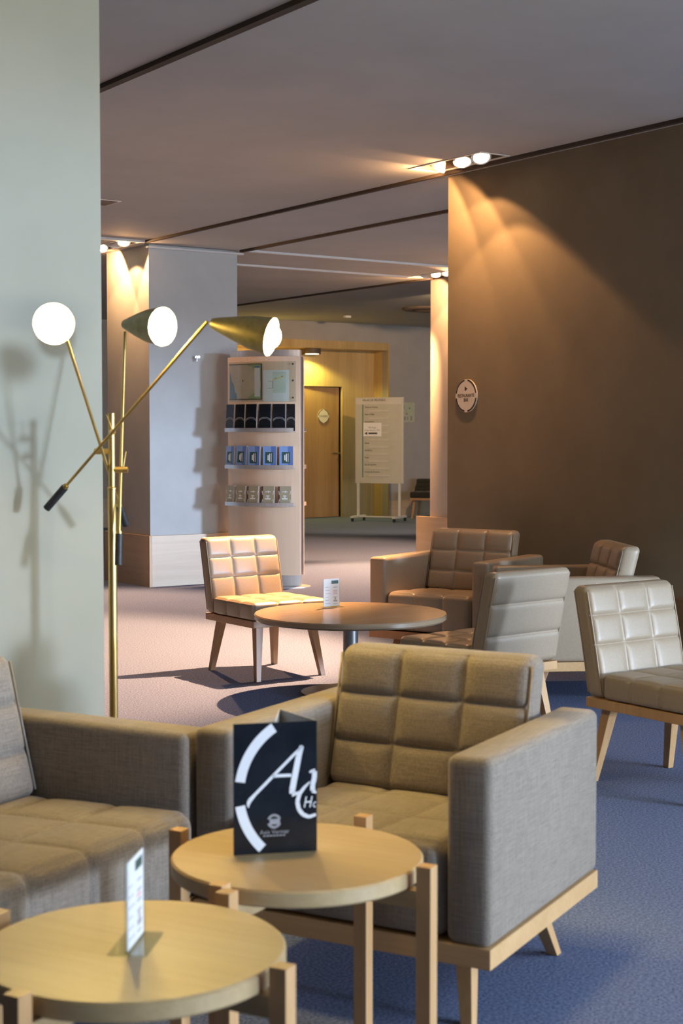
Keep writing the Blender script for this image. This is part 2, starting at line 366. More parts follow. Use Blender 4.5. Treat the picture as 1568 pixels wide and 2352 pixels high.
# yellow-lit oak niche with the door
wall('wall_niche_back', (13.72, 19.95, 0), (14.334, 20.0, 2.75), M_niche)
wall('wall_niche_back_left', (11.2, 19.95, 0), (12.84, 20.0, 2.75), M_niche)
wall('wall_niche_over_door', (12.84, 19.95, 2.07), (13.72, 20.0, 2.75), M_niche)
wall('wall_corridor', (12.4, 20.35, 0), (14.4, 20.4, 3.3), M_lowbounce)
wall('wall_corridor_side', (13.95, 20.0, 0), (14.0, 20.35, 3.3), M_lowbounce)
wall('wall_niche_right', (14.334, 19.56, 0), (14.36, 20.0, 2.75), M_niche)
wall('wall_niche_left', (11.2, 19.56, 0), (11.3, 20.0, 2.75), M_niche)
bm = NB(); P_b2(bm, (11.3, 19.56, 2.64), (14.334, 19.95, 2.76)); struct(obj('ceiling_niche', bm, M_niche))
d = thing('door_1', 'brown veneer door in the yellow oak niche', 'door', (12.845, 19.955, 0), R(5)); del d['category']; d['kind'] = 'structure'
bm = NB(); P_b2(bm, (0.0, 0.0, 0.008), (0.868, 0.04, 2.06)); obj('door_leaf', bm, M_door, d, bevel=0.003)
bm = NB(); P_tube(bm, (0.845, 0.0, 1.02), (0.845, -0.05, 1.02), 0.011); P_tube(bm, (0.845, -0.05, 1.02), (0.71, -0.05, 1.02), 0.010)
P_lathe(bm, [(0.0, -0.004), (0.026, -0.004), (0.026, 0.004), (0, 0.004)], Matrix.Translation((0.845, -0.004, 1.02)) @ Matrix.Rotation(PI / 2, 4, 'X'))
obj('door_handle', bm, M_chrome, d, smooth=40)
bm = NB(); P_lathe(bm, [(0.0, -0.004), (0.026, -0.004), (0.026, 0.004), (0, 0.004)], Matrix.Translation((0.845, -0.004, 0.93)) @ Matrix.Rotation(PI / 2, 4, 'X'))
obj('lock_plate', bm, M_chrome, d, smooth=40)
for z in (0.3, 1.8):
    bm = NB(); P_tube(bm, (0.01, -0.008, z - 0.05), (0.01, -0.008, z + 0.05), 0.008); obj('hinge', bm, M_chrome, d, smooth=40)

# glazed front behind the viewpoint: posts, head and panes
bm = NB()
P_b2(bm, (-5, -4.6, 0), (20, -4.5, 0.08)); P_b2(bm, (-5, -4.6, 2.92), (20, -4.5, TH))
struct(obj('wall_front', bm, M_paint))
wn = 0
for x0 in (4.0, 6.2, 8.4, 10.6, 12.8, 15.0, 17.2):
    wn += 1
    w_ = bpy.data.objects.new('window_%d' % wn, None); COL.objects.link(w_); w_.location = (x0, -4.55, 0.08); w_['kind'] = 'structure'
    bm = NB(); P_b2(bm, (0, -0.03, 0), (0.05, 0.03, 2.84)); P_b2(bm, (2.15, -0.03, 0), (2.2, 0.03, 2.84)); P_b2(bm, (0.05, -0.03, 0), (2.15, 0.03, 0.05)); P_b2(bm, (0.05, -0.03, 2.79), (2.15, 0.03, 2.84))
    obj('window_frame', bm, M_frame, w_)
    bm = NB(); P_b2(bm, (0.05, -0.004, 0.05), (2.15, 0.004, 2.79)); obj('window_pane', bm, M_glass, w_)
wall('wall_front_left', (-5, -4.6, 0.08), (4.0, -4.5, 2.92), M_lowbounce)

# ------------------------------------------------------------------ upholstery
def cells(a, b, seams):                                  # samples along an axis, dense at ends and seams
    pts = [a] + sorted(seams) + [b]; out = []
    for u, v in zip(pts, pts[1:]):
        for k in (0, .035, .09, .2, .38, .62, .8, .91, .965): out.append(u + (v - u) * k)
    return out + [b]
def bump1(x, a, b, seams):
    pts = [a] + sorted(seams) + [b]
    for u, v in zip(pts, pts[1:]):
        if x <= v + 1e-9:
            t = (x - u) / (v - u) * 2 - 1
            return 1 - abs(t) ** 4
    return 0.0
def cushion(w, d, h, r, quilt=(), puff=0.008, groove=0.006, crown=0.0, res=None):
    """Rounded box centred on the origin; quilt = list of (axis, sign, {axis: seam positions})."""
    half = (w / 2, d / 2, h / 2)
    seams = [set(), set(), set()]
    for ax, sg, sm in quilt:
        for k, v in sm.items(): seams[k].update(v)
    def base(hf):
        return [-hf + r * t for t in (0, .3, .6, 1)] + [hf - r * t for t in (1, .6, .3, 0)]
    S = []
    for k in range(3):
        s = set(round(v, 5) for v in base(half[k]))
        if seams[k]:
            s.update(round(v, 5) for v in cells(-half[k], half[k], seams[k]))
        else:
            s.add(0.0)
        S.append(sorted(s))
    bm = NB(); cache = {}
    def V(p):
        key = tuple(round(v, 5) for v in p)
        if key in cache: return cache[key]
        q = Vector(p)
        inner = Vector([max(-half[k] + r, min(half[k] - r, p[k])) for k in range(3)])
        df = q - inner
        if df.length > 1e-9: q = inner + df.normalized() * r
        for ax, sg, sm in quilt:
            if abs(p[ax] - sg * half[ax]) < 1e-6:
                f = 1.0; g = 0.0
                for k, v in sm.items():
                    f *= bump1(p[k], -half[k], half[k], v)
                    for s_ in v: g = max(g, math.exp(-((p[k] - s_) / 0.006) ** 2))
                q[ax] += sg * (puff * f - groove * g)
        if crown:
            q.z += crown * (1 - (p[0] / half[0]) ** 2) * (1 if p[2] > 0 else 0)
        v_ = bm.verts.new(q); cache[key] = v_
        return v_
    for ax in range(3):
        a, b = [k for k in range(3) if k != ax]
        for sg in (-1, 1):
            for i in range(len(S[a]) - 1):
                for j in range(len(S[b]) - 1):
                    cs = []
                    for u, v in ((i, j), (i + 1, j), (i + 1, j + 1), (i, j + 1)):
                        p = [0, 0, 0]; p[ax] = sg * half[ax]; p[a] = S[a][u]; p[b] = S[b][v]
                        cs.append(V(p))
                    if len(set(cs)) == 4: bm.faces.new(cs)
    return bm
def third(n, w): return [-w / 2 + w * i / n for i in range(1, n)]
def xf(bm, M): bmesh.ops.transform(bm, matrix=M, verts=bm.verts); return bm
def lean(bm, ang):                                       # shear back (+y) with height, about z = 0
    for v in bm.verts: v.co.y += v.co.z * math.tan(ang)
    return bm

AW, AD, ZR, ZA, AT = 0.76, 0.69, 0.16, 0.615, 0.108
def seat_unit(name, label, cat, width, ncol, fabric, m_rail, m_leg, loc, rz, rows=3, protrude=0.0, group=None, za=ZA):
    t = thing(name, label, cat, loc, rz, group)
    hw, hd = width / 2, AD / 2
    bm = NB(); P_b2(bm, (-hw, -hd, ZR), (hw, hd, ZR + 0.045)); obj('base_rail', bm, m_rail, t, bevel=0.003)
    for sx in (-1, 1):
        ah = za - ZR - 0.045
        bm = cushion(AT, AD, ah, 0.022); xf(bm, Matrix.Translation((sx * (hw - AT / 2), 0, ZR + 0.045 + ah / 2)))
        obj('arm', bm, fabric, t, smooth=True)
    iw = width - 2 * AT - 0.006
    sd = 0.60 + protrude
    bm = cushion(iw, sd, 0.215, 0.035, [(2, 1, {0: third(ncol, iw), 1: third(rows, sd)}), (1, -1, {0: third(ncol, iw)})], puff=0.007, groove=0.005)
    for v in bm.verts:                                     # the seat falls a little towards the back
        if v.co.z > 0: v.co.z -= 0.022 * (v.co.y / sd + 0.5)
    xf(bm, Matrix.Translation((0, -hd + sd / 2 - protrude, ZR + 0.047 + 0.1075)))
    obj('seat_cushion', bm, fabric, t, smooth=True)
    bh = 0.755 - 0.40
    bm = cushion(iw, 0.10, bh, 0.032, [(1, -1, {0: third(ncol, iw), 2: third(3, bh)})], puff=0.008, groove=0.006)
    lean(bm, R(14)); xf(bm, Matrix.Translation((0, -hd + 0.375 + 0.05 + 0.107, 0.40 + bh / 2)))
    b_ = obj('backrest', bm, fabric, t, smooth=True)
    for sx in (-1, 1):
        e = iw / 2 - 0.004
        pts = [(sx * e, -0.043 + z * math.tan(R(14)), z) for z in (-bh / 2 + 0.02, bh / 2 - 0.02)]
        bm = NB(); P_tube(bm, pts[0], pts[1], 0.0035, seg=6)
        xf(bm, Matrix.Translation((0, -hd + 0.375 + 0.05 + 0.107, 0.40 + bh / 2)))
        obj('piping', bm, M_piping, b_, smooth=True)
    bm = cushion(iw, 0.04, 0.34, 0.01); xf(bm, Matrix.Translation((0, hd - 0.021, ZR + 0.047 + 0.17)))
    obj('back_panel', bm, fabric, t, smooth=True)
    for sx in (-1, 1):
        for sy in (-1, 1):
            bm = NB(); P_post(bm, (sx * (hw - 0.12), sy * 0.20, ZR), (sx * (hw - 0.085), sy * 0.265, 0.0), 0.042, 0.028)
            obj('leg', bm, m_leg, t, bevel=0.002)
    return t
def from_front_right(x0, d0, th, w, dep):                # centre and heading of a seat from its near right corner
    wd = (-math.cos(th), math.sin(th)); sd = (math.sin(th), math.cos(th))
    return cw(x0 + wd[0] * w / 2 + sd[0] * dep / 2, d0 + wd[1] * w / 2 + sd[1] * dep / 2), -(th + YAW)
loc, rz = from_front_right(0.317, 3.19, R(28.58), AW, AD)
arm1 = seat_unit('armchair', 'grey-brown woven armchair with light oak base behind the small round table', 'armchair', AW, 3, M_fabric, M_rail, M_oakz, loc, rz)
loc, rz = from_front_right(0.791, 8.168, R(33.1), AW, AD)
seat_unit('armchair', 'brown leather armchair facing the big round table, behind it against the brown wall', 'armchair', AW, 3, M_leather, M_legwood, M_legwood, loc, rz, group='leather armchairs')
loc, rz = from_front_right(0.864, 7.292, R(84.7), AW, AD)
seat_unit('armchair', 'leather armchair with its back to the brown wall, half hidden behind two cream chairs', 'armchair', AW, 3, M_leather, M_rail, M_legwood, loc, rz, group='leather armchairs')
# sofa: its far arm ends beside the woven armchair
SW = 1.40
q = Vector((-0.366, 3.545)); th = R(-61)
fwd = Vector((-math.sin(th), -math.cos(th))); along = Vector((fwd.y, -fwd.x))         # along runs towards the viewpoint's left-front
far = q - along * AT
ctr = far + along * SW / 2 - fwd * (AD / 2)
seat_unit('sofa', 'grey-brown woven two-seat sofa, its far arm touching the woven armchair', 'sofa', SW, 6, M_fabric, M_rail, M_oakz, cw(ctr.x, ctr.y), -(th + YAW), protrude=0.03, za=0.60)

def side_chair(label, loc, rz, leather, m_wood, back_top=0.735, group='quilted leather side chairs'):
    t = thing('side_chair', label, 'chair', loc, rz, group)
    w, d_ = 0.47, 0.51
    bm = NB(); P_b2(bm, (-w / 2, -d_ / 2, 0.285), (w / 2, d_ / 2, 0.322)); obj('base_rail', bm, m_wood, t, bevel=0.003)
    sd = d_ - 0.085
    bm = cushion(w, sd, 0.092, 0.02, [(2, 1, {0: third(3, w), 1: third(3, sd)}), (1, -1, {0: third(3, w)}), (0, -1, {1: third(3, sd)}), (0, 1, {1: third(3, sd)})], puff=0.006, groove=0.004)
    xf(bm, Matrix.Translation((0, -d_ / 2 + sd / 2, 0.323 + 0.046))); obj('seat', bm, leather, t, smooth=True)
    bh = back_top - 0.323
    bm = cushion(w, 0.078, bh, 0.026, [(1, -1, {0: third(3, w), 2: [-bh / 2 + 0.09 + (bh - 0.09) * k / 3 for k in (1, 2)]}), (1, 1, {2: third(3, bh)})], puff=0.006, groove=0.005)
    for v in bm.verts:
        k = max(0.0, (v.co.z + bh / 2) / bh)
        v.co.y += 0.085 * k ** 1.15
    xf(bm, Matrix.Translation((0, d_ / 2 - 0.043, 0.323 + bh / 2)))
    b_ = obj('backrest', bm, leather, t, smooth=True)
    for sx in (-1, 1):
        for sy in (-1, 1):
            n = 8; prev = None; bm = NB()
            for i in range(n + 1):
                k = 0.04 + 0.91 * i / n
                p = Vector((sx * (w / 2 - 0.006), d_ / 2 - 0.043 + sy * 0.034 + 0.085 * k ** 1.15, 0.323 + bh * k))
                if prev is not None: P_tube(bm, prev, p, 0.003, seg=6, cap=False)
                prev = p
            bmesh.ops.remove_doubles(bm, verts=bm.verts, dist=0.0015)
            obj('piping', bm, leather, b_, smooth=True)
    for sx in (-1, 1):
        for sy in (-1, 1):
            bm = NB(); P_post(bm, (sx * 0.17, sy * 0.19, 0.285), (sx * 0.205, sy * 0.245, 0.0), 0.044, 0.028)
            obj('leg', bm, m_wood, t, bevel=0.002)
    return t
side_chair('tan leather side chair facing us at the far side of the big round table', (4.365, 7.085, 0), 0.0, M_leather, M_legwood)
side_chair('cream leather side chair behind the woven armchair, its seat running out at the right edge', (4.205, 3.905, 0), R(1), M_leather, M_oakz)
side_chair('side chair turned away, its back half sunlit, near side of the big round table', (4.245, 5.13, 0), R(186), M_leather, M_oakz)
p = cw(1.36, 24.0)
side_chair('dark low chair by the far grey wall, mostly hidden by the pillar', p, cdir(1, -0.25), M_dark, M_legwood, back_top=0.61, group='far dark chair')

# ------------------------------------------------------------------ tables
p = cw(0.046, 7.63)
t = thing('round_table', 'big low round cherry-wood table on a grey pedestal', 'table', p)
bm = NB(); P_lathe(bm, [(0, 0.378), (0.478, 0.378), (0.486, 0.386), (0.486, 0.404), (0.48, 0.41), (0, 0.41)], seg=96); obj('tabletop', bm, M_tablewood, t, smooth=35)
bm = NB(); P_tube(bm, (0, 0, 0.02), (0, 0, 0.378), 0.038, seg=28); obj('pedestal', bm, M_pedestal, t, smooth=40)
bm = NB(); P_lathe(bm, [(0, 0), (0.25, 0), (0.25, 0.012), (0.05, 0.026), (0, 0.026)], seg=48); obj('base_plate', bm, M_pedestal, t, smooth=40)
def side_table(label, x, d_):
    t = thing('side_table', label, 'table', cw(x, d_), cdir(0.88, -0.475), 'small round oak side tables')
    bm = NB(); P_lathe(bm, [(0, 0.438), (0.246, 0.438), (0.25, 0.442), (0.25, 0.466), (0.246, 0.47), (0, 0.47)], seg=96); obj('tabletop', bm, M_oak, t, smooth=35)
    for k in range(4):
        a = k * PI / 2
        bm = NB(); P_post(bm, (0.283 * math.cos(a), 0.283 * math.sin(a), 0.0), (0.283 * math.cos(a), 0.283 * math.sin(a), 0.486), 0.031, 0.031, a)
        obj('leg', bm, M_oakz, t, bevel=0.0015)
    for k in range(2):
        bm = NB(); P_box(bm, (0, 0, 0.421 if k == 0 else 0.4205), (0.535, 0.028, 0.034 if k == 0 else 0.033), Matrix.Rotation(k * PI / 2, 4, 'Z')); obj('cross_rail', bm, M_oak, t)
    return t
T1 = (-0.0877, 2.985); T2 = (-0.34, 2.44)
side_table('small round oak table carrying the black folded leaflet', *T1)
side_table('small round oak table nearest us, carrying the clear menu holder', *T2)

# ------------------------------------------------------------------ black folded leaflet on the side table
def panel(name, a, b, z0, z1, m, parent, t=0.0012):
    a, b = Vector((a[0], a[1], 0)), Vector((b[0], b[1], 0)); u = (b - a); L = u.length
    bm = NB(); P_prism(bm, [(0, 0), (L, 0), (L, z1 - z0), (0, z1 - z0)], t)
    o = obj(name, bm, m, parent); o.location = (a.x, a.y, z0); o.rotation_euler = (0, 0, math.atan2(u.y, u.x)); return o
base = cw(-0.213, 2.973, 0.4705)
tl = thing('leaflet', 'black glossy folded leaflet with big white script standing on the small round table', 'leaflet', base, cdir(0.164, 0.037))
fold_ang = cdir(0.164, 0.037)
def loc2(x, d_):                                        # viewpoint metres -> leaflet local
    v = cw(x, d_) - Vector((base.x, base.y, 0)); c_, s_ = math.cos(-fold_ang), math.sin(-fold_ang)
    return (v.x * c_ - v.y * s_, v.x * s_ + v.y * c_)
PW, PH = 0.168, 0.262
front = panel('front_panel', (0, 0), (PW, 0), 0, PH, M_black_gloss, tl)
p2 = loc2(-0.129, 3.142)
panel('side_panel', (PW, 0.0015), p2, 0, PH, M_paper, tl)
panel('inner_panel', p2, (0.085, 0.012), 0, PH, M_paper, tl)
K = PW / 1230.0
def U(x, y): return ((x - 80) * K, PH - (y - 300) * PH / 1890.0 )
def stroke(name, polys, m, parent, dy=-0.0005, t=0.0004):
    bm = NB()
    for pl in polys: P_prism(bm, [U(*q_) for q_ in pl], t)
    o = obj(name, bm, m, parent); o.location = (0, dy, 0); return o
def arc_poly(cx, cy, ri, ro, a0, a1, n=20):
    out = []
    for i in range(n):
        a, b = a0 + (a1 - a0) * i / n, a0 + (a1 - a0) * (i + 1) / n
        out.append([(cx + ro * math.cos(a), cy + ro * math.sin(a)), (cx + ro * math.cos(b), cy + ro * math.sin(b)),
                    (cx + ri * math.cos(b), cy + ri * math.sin(b)), (cx + ri * math.cos(a), cy + ri * math.sin(a))])
    return out
stroke('ring_print', arc_poly(1277, 1310, 1041, 1184, PI + 0.155, PI + 1.00, 24), M_white_print, front)
stroke('ring_print', arc_poly(1277, 1310, 1041, 1184, PI - 0.155, PI - 0.80, 24), M_white_print, front)
def ribbon(pts):
    out = []
    for (x0, y0, w0), (x1, y1, w1) in zip(pts, pts[1:]):
        dx, dy = x1 - x0, y1 - y0; l = math.hypot(dx, dy); nx, ny = -dy / l, dx / l
        out.append([(x0 + nx * w0 / 2, y0 + ny * w0 / 2), (x1 + nx * w1 / 2, y1 + ny * w1 / 2), (x1 - nx * w1 / 2, y1 - ny * w1 / 2), (x0 - nx * w0 / 2, y0 - ny * w0 / 2)])
    return out
stroke('script_lettering', ribbon([(1100, 655, 30), (985, 760, 40), (640, 1090, 44), (400, 1320, 44), (315, 1410, 62), (295, 1460, 48), (298, 1510, 10)])
       + ribbon([(1085, 655, 60), (1040, 800, 84), (1000, 1000, 88), (970, 1150, 88), (945, 1280, 88), (945, 1340, 84), (985, 1350, 50), (1060, 1310, 14)])
       + ribbon([(650, 1072, 44), (800, 1070, 44), (930, 1072, 44)])
       + ribbon([(1200, 1045, 26), (1240, 1020, 40), (1275, 1030, 70), (1272, 1130, 72), (1245, 1230, 72), (1248, 1310, 70), (1300, 1345, 24)])
       + ribbon([(1205, 1180, 16), (1120, 1260, 44), (1050, 1350, 56), (1018, 1460, 62), (1040, 1570, 60), (1100, 1650, 60), (1190, 1690, 50), (1295, 1660, 40)]), M_white_print, front)
q_ = U(1100, 1480); text('small_lettering', 'H', 0.032, M_white_print, front, (q_[0], -0.0006, q_[1]), shear=0.25, sx=0.75)
q_ = U(1255, 1500); text('small_lettering', 'c', 0.024, M_white_print, front, (q_[0] - 0.002, -0.0006, q_[1]), shear=0.2, sx=0.7)
stroke('emblem_print', arc_poly(675, 1725, 70, 105, 0.35, PI - 0.35, 12) + arc_poly(675, 1725, 70, 105, PI + 0.35, 2 * PI - 0.35, 12)
       + [[(610, 1690), (760, 1690), (760, 1770), (610, 1770)]], M_grey_print, front)
q_ = U(680, 1880); text('emblem_lettering', 'Axis Vermar', 0.0115, M_grey_print, front, (q_[0], -0.0006, q_[1]), align='CENTER')
stroke('fine_lettering', [[(515 + i * 48, 1925), (550 + i * 48, 1922), (550 + i * 48, 1940), (515 + i * 48, 1943)] for i in range(7)], M_grey_print, front)

# ------------------------------------------------------------------ clear menu holders
def menu_holder(label, x0, d0, x1, d1, z):
    p_ = cw(x0, d0, z); a = cdir(x1 - x0, d1 - d0)
    t = thing('menu_holder', label, 'menu holder', p_, a, 'clear menu holders on tables')
    w, h = 0.105, 0.148
    bm = NB(); P_b2(bm, (-0.002, -0.032, 0.0), (w + 0.012, 0.032, 0.003)); obj('foot', bm, M_acrylic, t, bevel=0.001)
    for sy in (-1, 1):
        bm = NB(); P_b2(bm, (0, sy * 0.0022 - 0.001, 0.0035), (w, sy * 0.0022 + 0.001, 0.006)); P_b2(bm, (0, sy * 0.0022 - 0.001, 0.0035), (0.0025, sy * 0.0022 + 0.001, h + 0.003)); P_b2(bm, (w - 0.0025, sy * 0.0022 - 0.001, 0.0035), (w, sy * 0.0022 + 0.001, h + 0.003))
        obj('clear_edge', bm, M_acrylic, t)
    bm = NB(); P_b2(bm, (0.001, -0.0006, 0.006), (w - 0.001, 0.0006, h)); s = obj('menu_sheet', bm, M_paper, t)
    bm = NB(); P_prism(bm, [(0.052, 0.122), (0.096, 0.122), (0.096, 0.139), (0.052, 0.139)], 0.0003); o = obj('header_print', bm, M_green, s); o.location.y = -0.0010
    bm = NB()
    for i in range(6):
        z_ = 0.105 - i * 0.017
        P_prism(bm, [(0.012, z_), (0.034 + 0.006 * (i % 3), z_), (0.034 + 0.006 * (i % 3), z_ + 0.002), (0.012, z_ + 0.002)], 0.0003)
        P_prism(bm, [(0.064, z_ - 0.003), (0.090, z_ - 0.003), (0.090, z_), (0.064, z_)], 0.0003)
    o = obj('fine_lettering', bm, M_faint, s); o.location.y = -0.0010
    bm = NB(); P_prism(bm, [(0.062, 0.076), (0.088, 0.076), (0.088, 0.081), (0.062, 0.081)], 0.0003); o = obj('pink_lettering', bm, M_redprint, s); o.location.y = -0.0010
    bm = NB(); P_ring(bm, 0.077, 0.044, 0.0, 0.006, 0, 2 * PI, 0.0003, 16); P_prism(bm, [(0.066, 0.028), (0.09, 0.028), (0.09, 0.034), (0.066, 0.034)], 0.0003); o = obj('emblem_print', bm, M_grey_print, s); o.location.y = -0.0010
    return t
menu_holder('white menu card in a clear holder on the small table nearest us', -0.342, 2.391, -0.328, 2.504, 0.4705)
menu_holder('white menu card in a clear holder on the big round table', -0.094, 7.827, -0.0158, 7.886, 0.4105)

# ------------------------------------------------------------------ three-armed brass floor lamp
LD = 4.42
lp = cw(-0.6656, LD)
lamp = thing('floor_lamp', 'three-armed brass floor lamp beside the white pillar', 'floor lamp', lp, -YAW)       # local x right, y away, z up
def LP(px, py, off=0.0):                                   # pixel of the photo at the lamp's distance (+off) -> lamp local
    dd = LD + off
    # level view: undo the small pitch of the camera
    v = Vector(((px - 784) / 3500, 1.0, -(py - 1176) / 3500))
    c_, s_ = math.cos(-PITCH), math.sin(-PITCH)
    v = Vector((v.x, v.y * c_ - v.z * s_, v.y * s_ + v.z * c_))
    v *= dd / v.y
    return Vector((v.x + 0.6656, v.y - LD, v.z + EYE))
bm = NB(); P_lathe(bm, [(0, 0), (0.15, 0), (0.15, 0.014), (0.03, 0.022), (0, 0.022)], seg=48); obj('base_plate', bm, M_brass, lamp, smooth=40)
zt = LP(257, 949).z; zc = LP(257, 1122).z
bm = NB(); P_tube(bm, (0, 0, 0.02), (0, 0, zc), 0.0125); obj('pole', bm, M_brass, lamp, smooth=40)
bm = NB(); P_tube(bm, (0, 0, zc), (0, 0, zt), 0.0098); P_lathe(bm, [(0.0125, zc - 0.003), (0.0138, zc - 0.002), (0.0138, zc + 0.002), (0.0098, zc + 0.005)]); obj('upper_pole', bm, M_brass, lamp, smooth=40)
arms = [  # joint px, tip px, end px, tip offset, end offset, joint offset, lever tip
    ((258, 992), (476, 739), (107, 1168), -0.28, 0.06, -0.03, (244, 952), 0.60),
    ((234, 1037), (152, 776), (289, 1206), -0.27, 0.12, 0.0, (229, 1023), 0.62),
    ((276, 1079), (287, 762), (272, 1298), 0.10, -0.05, 0.0, (289, 1037), 0.60),
]
for (j, tip, end, ot, oe, oj, lev, _) in arms:
    J, T, E_ = LP(*j, oj), LP(*tip, ot), LP(*end, oe)
    dirv = (E_ - J).normalized()
    Ls = {1168: 0.098, 1206: 0.075, 1298: 0.098}[end[1]]
    S_ = E_ - dirv * Ls
    bm = NB(); P_tube(bm, T, S_, 0.0046, seg=14); P_tube(bm, S_, S_ + dirv * 0.012, 0.0085, seg=14); a_ = obj('arm', bm, M_brass, lamp, smooth=40)
    bm = NB(); P_tube(bm, S_ + dirv * 0.008, E_, 0.0112, seg=18); obj('counterweight', bm, M_black, a_, smooth=40)
    bm = NB(); P_tube(bm, J * 0.98 + Vector((0, 0, J.z * 0.02)) if False else Vector((0, 0, J.z)), J + (J - Vector((0, 0, J.z))).normalized() * 0.022, 0.0085, seg=16); obj('joint', bm, M_brass, a_, smooth=40)
    bm = NB(); P_tube(bm, J + (J - Vector((0, 0, J.z))) * 0.3, LP(*lev, oj), 0.0028, 0.0016, seg=10); obj('lever', bm, M_brass, a_, smooth=40)
def shade(apex, axis, L, r1, br, bpos):
    z = Vector(axis).normalized(); q4 = z.to_track_quat('Z', 'Y').to_matrix().to_4x4()
    Mx = Matrix.Translation(apex) @ q4
    prof = [(0.0, 0), (0.013, 0.0), (0.020, L * 0.12), (r1 * 0.62, L * 0.38), (r1 * 0.86, L * 0.66), (r1, L)]
    bm = NB(); P_lathe(bm, prof, Mx, 40); sh = obj('lamp_shade', bm, M_shade, lamp, smooth=50)
    inner = [(max(0.0, r - 0.0015), zz + 0.0015) for r, zz in prof[1:-1]] + [(r1 - 0.0015, L), (r1, L)]
    bm = NB(); P_lathe(bm, [(0, 0.002)] + inner, Mx, 40); obj('shade_lining', bm, M_shade_in, sh, smooth=50)
    c_ = Vector(apex) + z * bpos
    bm = NB(); P_tube(bm, Vector(apex) + z * 0.004, c_ - z * br * 0.8, 0.012, seg=16); obj('bulb_holder', bm, M_shade_in, sh, smooth=40)
    bm = NB(); bmesh.ops.create_uvsphere(bm, u_segments=24, v_segments=14, radius=br, matrix=Matrix.Translation(c_)); obj('bulb', bm, M_bulb, sh, smooth=True)
T1_ = LP(152, 776, -0.12)
shade(LP(149, 737, -0.12), (0.0, -1.0, -0.12), 0.17, 0.056, 0.045, 0.163)
shade(LP(286, 745, 0.10), (0.70, -0.60, -0.08), 0.165, 0.056, 0.045, 0.158)
shade(LP(486, 742, -0.28), (0.93, -0.28, -0.23), 0.175, 0.052, 0.036, 0.165)

# ------------------------------------------------------------------ brochure stand
kc = ((-0.98 - 0.349) / 2, (13.27 + 13.0) / 2)
ka = cdir(0.631, -0.27)
kio = thing('brochure_stand', 'tall curved beech brochure stand with aluminium core beside the middle pillar', 'brochure stand', cw(kc[0] + 0.012, kc[1] + 0.03), ka)
KW = 0.686; SAG = 0.10; KT = 0.03
def ky(x, off=0.0): return -(KT + SAG * (1 - (2 * x / KW) ** 2) + off)
def curved(bm, x0, x1, z0, z1, off0, off1, n=14, s=1, top=None):
    """slab following the stand's curve between two offsets in front of it"""
    A = []
    for i in range(n + 1):
        x = x0 + (x1 - x0) * i / n
        A.append([bm.verts.new((x, s * ky(x, o), z)) for o, z in ((off0, z0), (off1, z0), (off1, z1), (off0, z1))])
    for a, b in zip(A, A[1:]):
        for k in range(4): bm.faces.new([a[k], a[(k + 1) % 4], b[(k + 1) % 4], b[k]])
    bm.faces.new(A[0]); bm.faces.new(A[-1][::-1])
bm = NB()
fr = [(-KW / 2 + KW * i / 20 * 1.0, ) for i in range(21)]
pf = [(x[0] * 0.965, ky(x[0], -0.012)) for x in fr]; pb = [(x, -y) for x, y in reversed(pf)]
lo_ = [bm.verts.new((x, y, 0.012)) for x, y in pf + pb]; hi_ = [bm.verts.new((x, y, 2.028)) for x, y in pf + pb]
bm.faces.new(lo_); bm.faces.new(hi_)
for i in range(len(lo_)): bm.faces.new([lo_[i], lo_[(i + 1) % len(lo_)], hi_[(i + 1) % len(lo_)], hi_[i]])
obj('core', bm, M_alu, kio, smooth=30)
for s in (1, -1):
    bm = NB(); curved(bm, -KW / 2, KW / 2, 0.105, 1.972, 0.0, 0.014, 24, s); obj('panel', bm, M_beech, kio, smooth=40)
SHZ = (1.345, 1.030, 0.710)
for s in (1, -1):
    for z in SHZ:
        bm = NB(); curved(bm, -0.335, 0.322, z - 0.016, z - 0.010, 0.0145, 0.085, 20, s); curved(bm, -0.335, 0.322, z - 0.016, z + 0.018, 0.085, 0.091, 20, s)
        obj('shelf', bm, M_alu, kio, smooth=40)
bm = NB(); P_lathe(bm, [(0, 0), (0.30, 0), (0.30, 0.006), (0.1, 0.012), (0, 0.012)], seg=48)
xf(bm, Matrix.Diagonal((1.36, 0.8, 1, 1))); obj('base_plate', bm, M_alu, kio, smooth=40)
for z in (1.905, 1.765, 1.62):
    bm = NB(); P_tube(bm, (0.300, ky(0.3, 0.032), z), (0.300, ky(0.3, 0.038), z), 0.008, seg=14); obj('bolt', bm, M_chrome, kio, smooth=40)
kmat = Matrix.Translation(kio.location) @ Matrix.Rotation(ka, 4, 'Z')
def on_stand(name, label, cat, group=None):
    return thing(name, label, cat, kio.location, ka, group)
# two maps under clear sheets
def patch(bm, x0, x1, zlo, zhi, off, n=10):
    P = []
    for i in range(n + 1):
        x = x0 + (x1 - x0) * i / n
        a, b = (zlo(x) if callable(zlo) else zlo), (zhi(x) if callable(zhi) else zhi)
        P.append((bm.verts.new((x, ky(x, off), a)), bm.verts.new((x, ky(x, off), b))))
    for a, b in zip(P, P[1:]): bm.faces.new([a[0], b[0], b[1], a[1]])
m1 = on_stand('map_poster', 'beige coastal map poster with blue sea and white legend on the brochure stand', 'map')
bm = NB(); curved(bm, -0.315, 0.03, 1.612, 1.905, 0.0145, 0.018, 14); obj('map_sheet', bm, M_land, m1)
bm = NB(); curved(bm, -0.320, 0.034, 1.606, 1.611, 0.0145, 0.021, 14); curved(bm, -0.320, 0.034, 1.906, 1.911, 0.0145, 0.021, 14); curved(bm, 0.030, 0.035, 1.606, 1.911, 0.0145, 0.021, 2); obj('map_border', bm, M_ink, m1)
